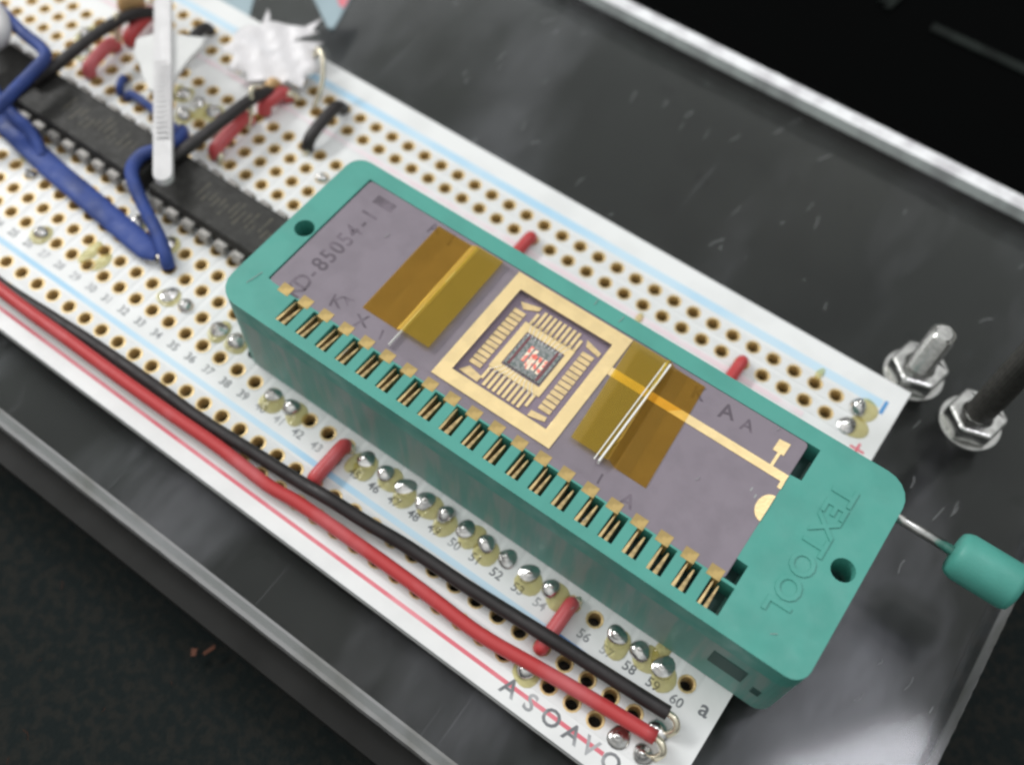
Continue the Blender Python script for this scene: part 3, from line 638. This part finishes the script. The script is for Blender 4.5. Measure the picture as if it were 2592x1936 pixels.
wire('red_jumper', 'red', 'red jumper at the far rail below the torn white film', [(73.9, 28.9, .3), (73.9, 29.4, 1.3), (74.1, 30.4, 1.5), (74.3, 32.0, 1.4), (74.6, 32.8, .2)], 0.90, 'jumper wire', 'short red jumpers', bare1=[(74.8, 32.2, 1.4), (75.3, 33.0, 1.0), (75.6, 33.2, 0)])
# blue wires
wire('blue_wire', 'blue', 'blue wire bending over the left end of the middle black chip', [(36, 19.6, 5.2), (41, 18.6, 5.8), (46, 17.6, 6), (50.2, 17.1, 6.1), (51.8, 16.2, 6.1), (52.4, 13.5, 6), (52.6, 10.2, 5.6), (52.0, 7.5, 4.6), (49, 5, 3.6)], 0.75, 'wire', sub=8)
wire('blue_wire', 'blue', 'blue wire looping round the white strap tip between two black chips', [(68.7, 20.2, .3), (69.8, 19.6, 2.4), (71.6, 18.0, 3.9), (71.3, 15.4, 4.0), (70.2, 13.3, 4.0), (70.9, 10.9, 3.8), (74.0, 9.0, 2.8), (78.2, 7.1, 2.0), (80.6, 5.7, 1.3), (81.3, 5.1, .2)], 0.78, 'wire')
g = G(); g.tube([(44, 9.2, 1.4), (50, 8.5, 1.2), (55.4, 7.7, 1.0), (60.8, 6.9, .95), (66, 6.45, .95), (73, 5.75, .95), (77.4, 5.35, .9), (79.6, 5.3, .6)], 1.0, 16, 7, rs=lambda t: 1.45 if t < .9 else 1.45 - 6*(t-.9))
g.v = [(x, y, 1.0 + (z-1.0)*.45) for x, y, z in g.v]; bb = g.build('blue_wire', 'blue', smooth=True); tag(bb, 'broad flat blue wire lying below the black chips, widest of the blue wires', 'wire')
one('bare_end', 'bare', bb, 'tube', [(79.4, 5.3, .8), (80.4, 5.2, .9), (81.1, 5.1, -.2)], .32, 8, 4, smooth=True)
wire('blue_wire', 'blue', 'blue wire at the left picture edge running into the thick blue pair', [(42, 12.6, 3.2), (47, 10.6, 3.0), (51, 9.4, 2.7), (54.6, 9.0, 2.2), (57.2, 8.2, 1.6), (58.6, 7.4, 1.1)], 0.7, 'wire')
wire('blue_wire', 'blue', 'tiny blue wire end poking from a hole above the middle black chip', [(56.0, 22.6, .1), (56.5, 22.1, 1.0), (57.1, 21.0, .9), (57.4, 20.5, .1)], 0.5, 'wire')
wire('blue_wire', 'blue', 'small blue jumper lying above the middle black chip beside the strap', [(58.5, 20.6, .1), (59.3, 20.9, 1.0), (61.5, 20.8, 1.2), (65.5, 20.4, 1.1), (68.3, 20.3, .2)], 0.52, 'wire')
# capacitors and bare leads
def cap(x, y, z, label, r_):
    t = thing('disc_capacitor', label, 'capacitor', (x, y, z), 'tan disc capacitors by the red jumpers')
    one('disc', 'tan', t, 'lathe', [(r_*.6, -.55), (r_*.93, -.45), (r_, 0), (r_*.93, .45), (r_*.6, .55)], (0, 0, 0), 22, 'x', smooth=True)
    for s_ in (-1, 1): one('lead_wire', 'bare', t, 'tube', [(0, s_*r_*.5, -r_*.7), (.2, s_*r_*1.3, -z*.5), (0, s_*r_*1.7, -z+.1)], .22, 7, 4, smooth=True)
cap(50.0, 30.9, 3.6, 'tan disc capacitor at the top picture edge beside the black wire', 2.1)
cap(73.3, 31.6, 2.0, 'small tan disc capacitor half hidden by the torn white film', 1.3)
for (pts, lb) in (([(51.3, 25.4, .2), (51.6, 26.4, 2.4), (51.5, 27.2, 4.8), (51.1, 28.3, 3.5), (50.7, 29.3, 2)], 'bare cream wire lead hooked over the left black wire'),
                  ([(74.2, 25.7, .2), (74.1, 27.0, 2.6), (73.6, 28.2, 4.6), (73.3, 29.6, 3.6), (73.2, 30.6, 2)], 'bare cream wire lead hooked over the second black wire'),
                  ([(78.2, 33.2, .1), (78.0, 35.5, 2.4), (76.6, 37.6, 4.2), (75.1, 38.5, 4.2), (74.6, 38.2, 3.0)], 'bare brownish wire lead sticking up beside the torn white film')):
    wire('bare_lead', 'bare', lb, pts, 0.30, 'wire lead')

# ------------------------------------------------------------------ white strap, flap, torn film, loop
def sheet(poly, z0, zamp, thick, m, name, label, cat, dens=0.9, seed=1, zfun=None):
    rnd = random.Random(seed); xs = [p[0] for p in poly]; ys = [p[1] for p in poly]; pts = [Vector(p) for p in poly]; nb = len(pts)
    for i in range(int((max(xs)-min(xs))/dens)+1):
        for j in range(int((max(ys)-min(ys))/dens)+1):
            q = Vector((min(xs)+i*dens+rnd.uniform(-.2, .2), min(ys)+j*dens+rnd.uniform(-.2, .2)))
            c = False
            for k in range(nb):
                a, b = pts[k], pts[(k+1) % nb]
                if (a.y > q.y) != (b.y > q.y) and q.x < (b.x-a.x)*(q.y-a.y)/(b.y-a.y)+a.x: c = not c
            if c: pts.append(q)
    r_ = geometry.delaunay_2d_cdt(pts, [], [list(range(nb))], 1, 1e-4)
    g = G(); vs = []
    for v in r_[0]:
        z = zfun(v.x, v.y) if zfun else z0
        vs.append((v.x, v.y, z + zamp*(math.sin(v.x*2.1+v.y*1.3)+math.sin(v.y*2.7-v.x))*.5 + rnd.uniform(-.1, .1)*zamp))
    g.add(vs, [tuple(f) for f in r_[2]]); o = g.build(name, m, None, smooth=True); tag(o, label, cat)
    s_ = o.modifiers.new('thick', 'SOLIDIFY'); s_.thickness = thick*S
    return o
st = thing('plastic_strap', 'white plastic strap with a wide frosted flap lying across the black chips', 'strap')
a = Vector((52.5, 34.8, 6.2)); b = Vector((76.2, 11.3, 5.6)); d = (b-a).normalized(); w = Vector((-d.y, d.x, 0)).normalized()
loop = []
L = (b-a).length
def sp(t, s_): q = a + d*t + w*s_; return (q.x, q.y)
poly = [sp(0, -1.05), sp(L-1.0, -1.05)] + [sp(L-1.0+1.05*math.sin(math.pi*i/8), -1.05*math.cos(math.pi*i/8)) for i in range(1, 8)] + [sp(L-1.0, 1.05), sp(0, 1.05)]
g = G(); g.prism(poly, 0, 1.0)
g.v = [(x, y, z + 4.9 + 0.5*math.sin((x-52)*.14)) for x, y, z in g.v]; g.build('band', 'nylon', st, bevel=.25)
g = G(); nrib = 16
for k in range(nrib):
    q = a + d*(L*0.46 + k*0.78); 
    pp = [(q+w*.72+d*.17), (q-w*.72+d*.17), (q-w*.72-d*.17), (q+w*.72-d*.17)]
    g = G(); g.prism([(p.x, p.y) for p in pp], 5.8 + 0.5*math.sin((q.x-52)*.14), 5.905 + 0.5*math.sin((q.x-52)*.14)); g.build('tooth', 'nylon', st)
fl = [(57.0, 25.6), (58.0, 27.4), (59.6, 29.0), (61.4, 29.7), (63.6, 30.9), (64.3, 29.6), (64.6, 27.4), (65.4, 24.2), (66.9, 21.6), (66.2, 20.6), (64.4, 20.6), (62.2, 21.6), (60.4, 22.8), (58.6, 23.6)]
g = G(); g.prism(fl, 4.6, 5.25); g.build('flap', 'greynylon', st, bevel=.2)
tf = [(63.4, 35.6), (64.6, 36.9), (65.6, 38.0), (64.7, 40.6), (65.9, 39.7), (66.4, 38.9), (68.4, 40.3), (70.2, 41.3), (70.9, 43.9), (71.5, 42.4), (71.5, 41.2), (72.6, 41.3), (71.7, 39.6), (70.9, 38.2), (72.4, 38.9), (74.4, 40.2), (73.8, 38.4), (75.4, 39.0), (75.2, 37.5), (76.8, 36.6), (75.6, 35.2), (76.4, 33.6), (74.2, 33.2), (73.6, 31.4), (71.8, 32.0), (70.0, 30.6), (68.6, 31.8), (66.2, 30.8), (65.9, 32.8), (63.2, 32.6), (64.4, 34.2)]
sheet(tf, 3.6, 0.06, 0.1, 'tissue', 'torn_film', 'torn scrap of white film draped over the far board edge', 'plastic film', 0.8, 4, lambda x, y: 1.6 + max(0, min(1.5, (y-31.5)*.25)) + (0.5 if (x*.7+y) % 3.4 < 1.5 else 0))
lo = ray_to(3, 88, 6.5)
def rt(u, v, z): p = ray_to(u, v, z); return (p.x, p.y, p.z)
wl = one('plastic_loop', 'nylon', None, 'tube', [(34.5, 20.2, 5.0), (39.4, 18.2, 6.4), (43.2, 16.9, 6.8), (44.9, 15.4, 6.4), (43.6, 14.5, 5.2)], 1.25, 14, 8, smooth=True)
tag(wl, 'white plastic loop at the left picture edge over the leftmost black chip, upper curl', 'plastic loop')
wl = one('plastic_loop', 'nylon', None, 'tube', [(36.0, 17.4, 6.0), (41.0, 15.7, 6.6), (43.4, 14.0, 6.6), (43.9, 12.0, 6.2), (42.6, 10.0, 5.2)], 1.25, 14, 8, smooth=True)
tag(wl, 'white plastic loop at the left picture edge over the leftmost black chip, lower curl', 'plastic loop')

# plate reflections built as flat pale pieces behind the board at the top
g = G(); g.prism([(62.4, 50.4), (66.8, 54.2), (68.4, 49.9), (69.3, 47.0), (68.6, 46.7)], -1.95, -1.6)
cdp = g.build('flat_reflection', 'paleblue', None, bevel=.05); tag(cdp, 'pale blue reflection with a red patch, built flat on the clear plate behind the board', 'card')
g = G(); g.prism([(65.0, 52.5), (66.7, 54.0), (67.9, 50.9), (67.2, 50.8)], -1.59, -1.55); g.build('red_patch', 'silkred', cdp)
g = G(); g.prism([(52.4, 42.0), (55.0, 46.5), (56.8, 45.0), (58.8, 41.9), (58.2, 41.3)], -1.95, -1.6)
cdp = g.build('flat_reflection', 'paleblue', None, bevel=.05); tag(cdp, 'dull blue grey reflection piece tucked beside the far board edge', 'card')

# ------------------------------------------------------------------ bolts
def hexnut(t, z0, h, r_, m='steel'):
    g = G(); g.prism(circ(0, 0, r_, 6, .3), z0, z0+h, [circ(0, 0, 1.45, 18)]); o = g.build('nut', m, t, bevel=.35, segs=3); return o
def bolt(x, y, label, top, rr, m):
    t = thing('bolt', label, 'bolt', (x, y, -2), 'bolts through the clear plate')
    g = G(); g.prism(circ(0, 0, 3.35, 32), 0.03, 0.55, [circ(0, 0, 1.5, 18)]); g.build('washer', 'steel', t, bevel=.1)
    hexnut(t, 0.56, 2.3, 3.15)
    g = G(); prof = []; z = -6
    while z < top: prof += [(rr, z), (rr-.22, z+.25)]; z += .5
    prof += [(rr-.25, top), (rr-.6, top+.35)]; g.lathe(prof, (0, 0, 0), 20); g.build('threaded_shank', m, t, smooth=False)
    return t
bolt(155.6, 44.2, 'steel bolt with hex nut and washer at the corner of the white board, short shank', 8.6, 1.45, 'steel')
t2 = bolt(163.1, 42.3, 'steel nut and washer round a tall dark post, right of the other bolt', 2.6, 1.45, 'steel')
one('post', 'darksteel', t2, 'lathe', [(1.3, 0), (1.5, .3), (1.5, 44), (1.2, 44.5)], (0, 0, 2.7), 24, smooth=False, bevel=.05)

# ------------------------------------------------------------------ lint, dust, flakes
rnd = random.Random(11)
g = G()
for k in range(70):
    x = rnd.uniform(70, 172); y = rnd.uniform(42, 74)
    if k > 52: x = rnd.uniform(158, 173); y = rnd.uniform(-16, 40)
    a = rnd.gauss(math.radians(82), .25); L_ = rnd.uniform(.4, 2.2); c, s_ = math.cos(a), math.sin(a); b_ = rnd.uniform(-.2, .2)
    g.tube([(x, y, -1.93), (x+c*L_*.5-s_*b_, y+s_*L_*.5+c*b_, -1.8), (x+c*L_, y+s_*L_, -1.93)], rnd.uniform(.018, .035), 4, 3)
for (x, y, z, a, L_) in ((110, 3.4, 12.02, 1.5, .9), (97.2, 4.2, 12.02, 1.35, 1.9), (126, 22.4, 12.02, 1.6, .8), (143.5, 12.2, 12.06, 1.3, .5), (104.5, 16.5, 12.06, 1.4, .7), (155.5, 4.0, 12.02, .6, .6), (129, 22.1, 12.02, 1.45, .9), (137.5, 3.1, 12.02, 1.2, .4), (147, 20.9, 12.06, 1.5, .4), (140, -1, 1.7, 1.2, .4)):
    g.tube([(x, y, z), (x+math.cos(a)*L_*.5+.05, y+math.sin(a)*L_*.5, z+.08), (x+math.cos(a)*L_, y+math.sin(a)*L_, z)], .03, 4, 3)
o = g.build('lint_fibres', 'lint', None); o['kind'] = 'stuff'; o['label'] = 'fine pale lint fibres scattered over the clear plate'
g = G()
for k in range(60):
    x = rnd.uniform(60, 185); y = rnd.uniform(-60, -24)
    a = rnd.uniform(0, 3.1); L_ = rnd.uniform(.4, 1.3); g.tube([(x, y, -15.6), (x+math.cos(a)*L_*.5, y+math.sin(a)*L_*.5, -15.3), (x+math.cos(a+.5)*L_, y+math.sin(a+.5)*L_, -15.5)], .03, 4, 3)
o = g.build('cloth_lint', 'lint', None); o['kind'] = 'stuff'; o['label'] = 'sparse pale lint on the black cloth'
g.prism([(107.6, -23.7), (108.1, -24.3), (108.5, -24.0), (108.1, -23.3)], -15.6, -15.5); g.prism([(108.9, -23.3), (109.2, -23.4), (109.6, -22.2), (109.3, -21.9)], -15.6, -15.5)
o = g.build('orange_flakes', 'orange', None); tag(o, 'two small orange flakes on the black cloth below the smoked sheet', 'flake')
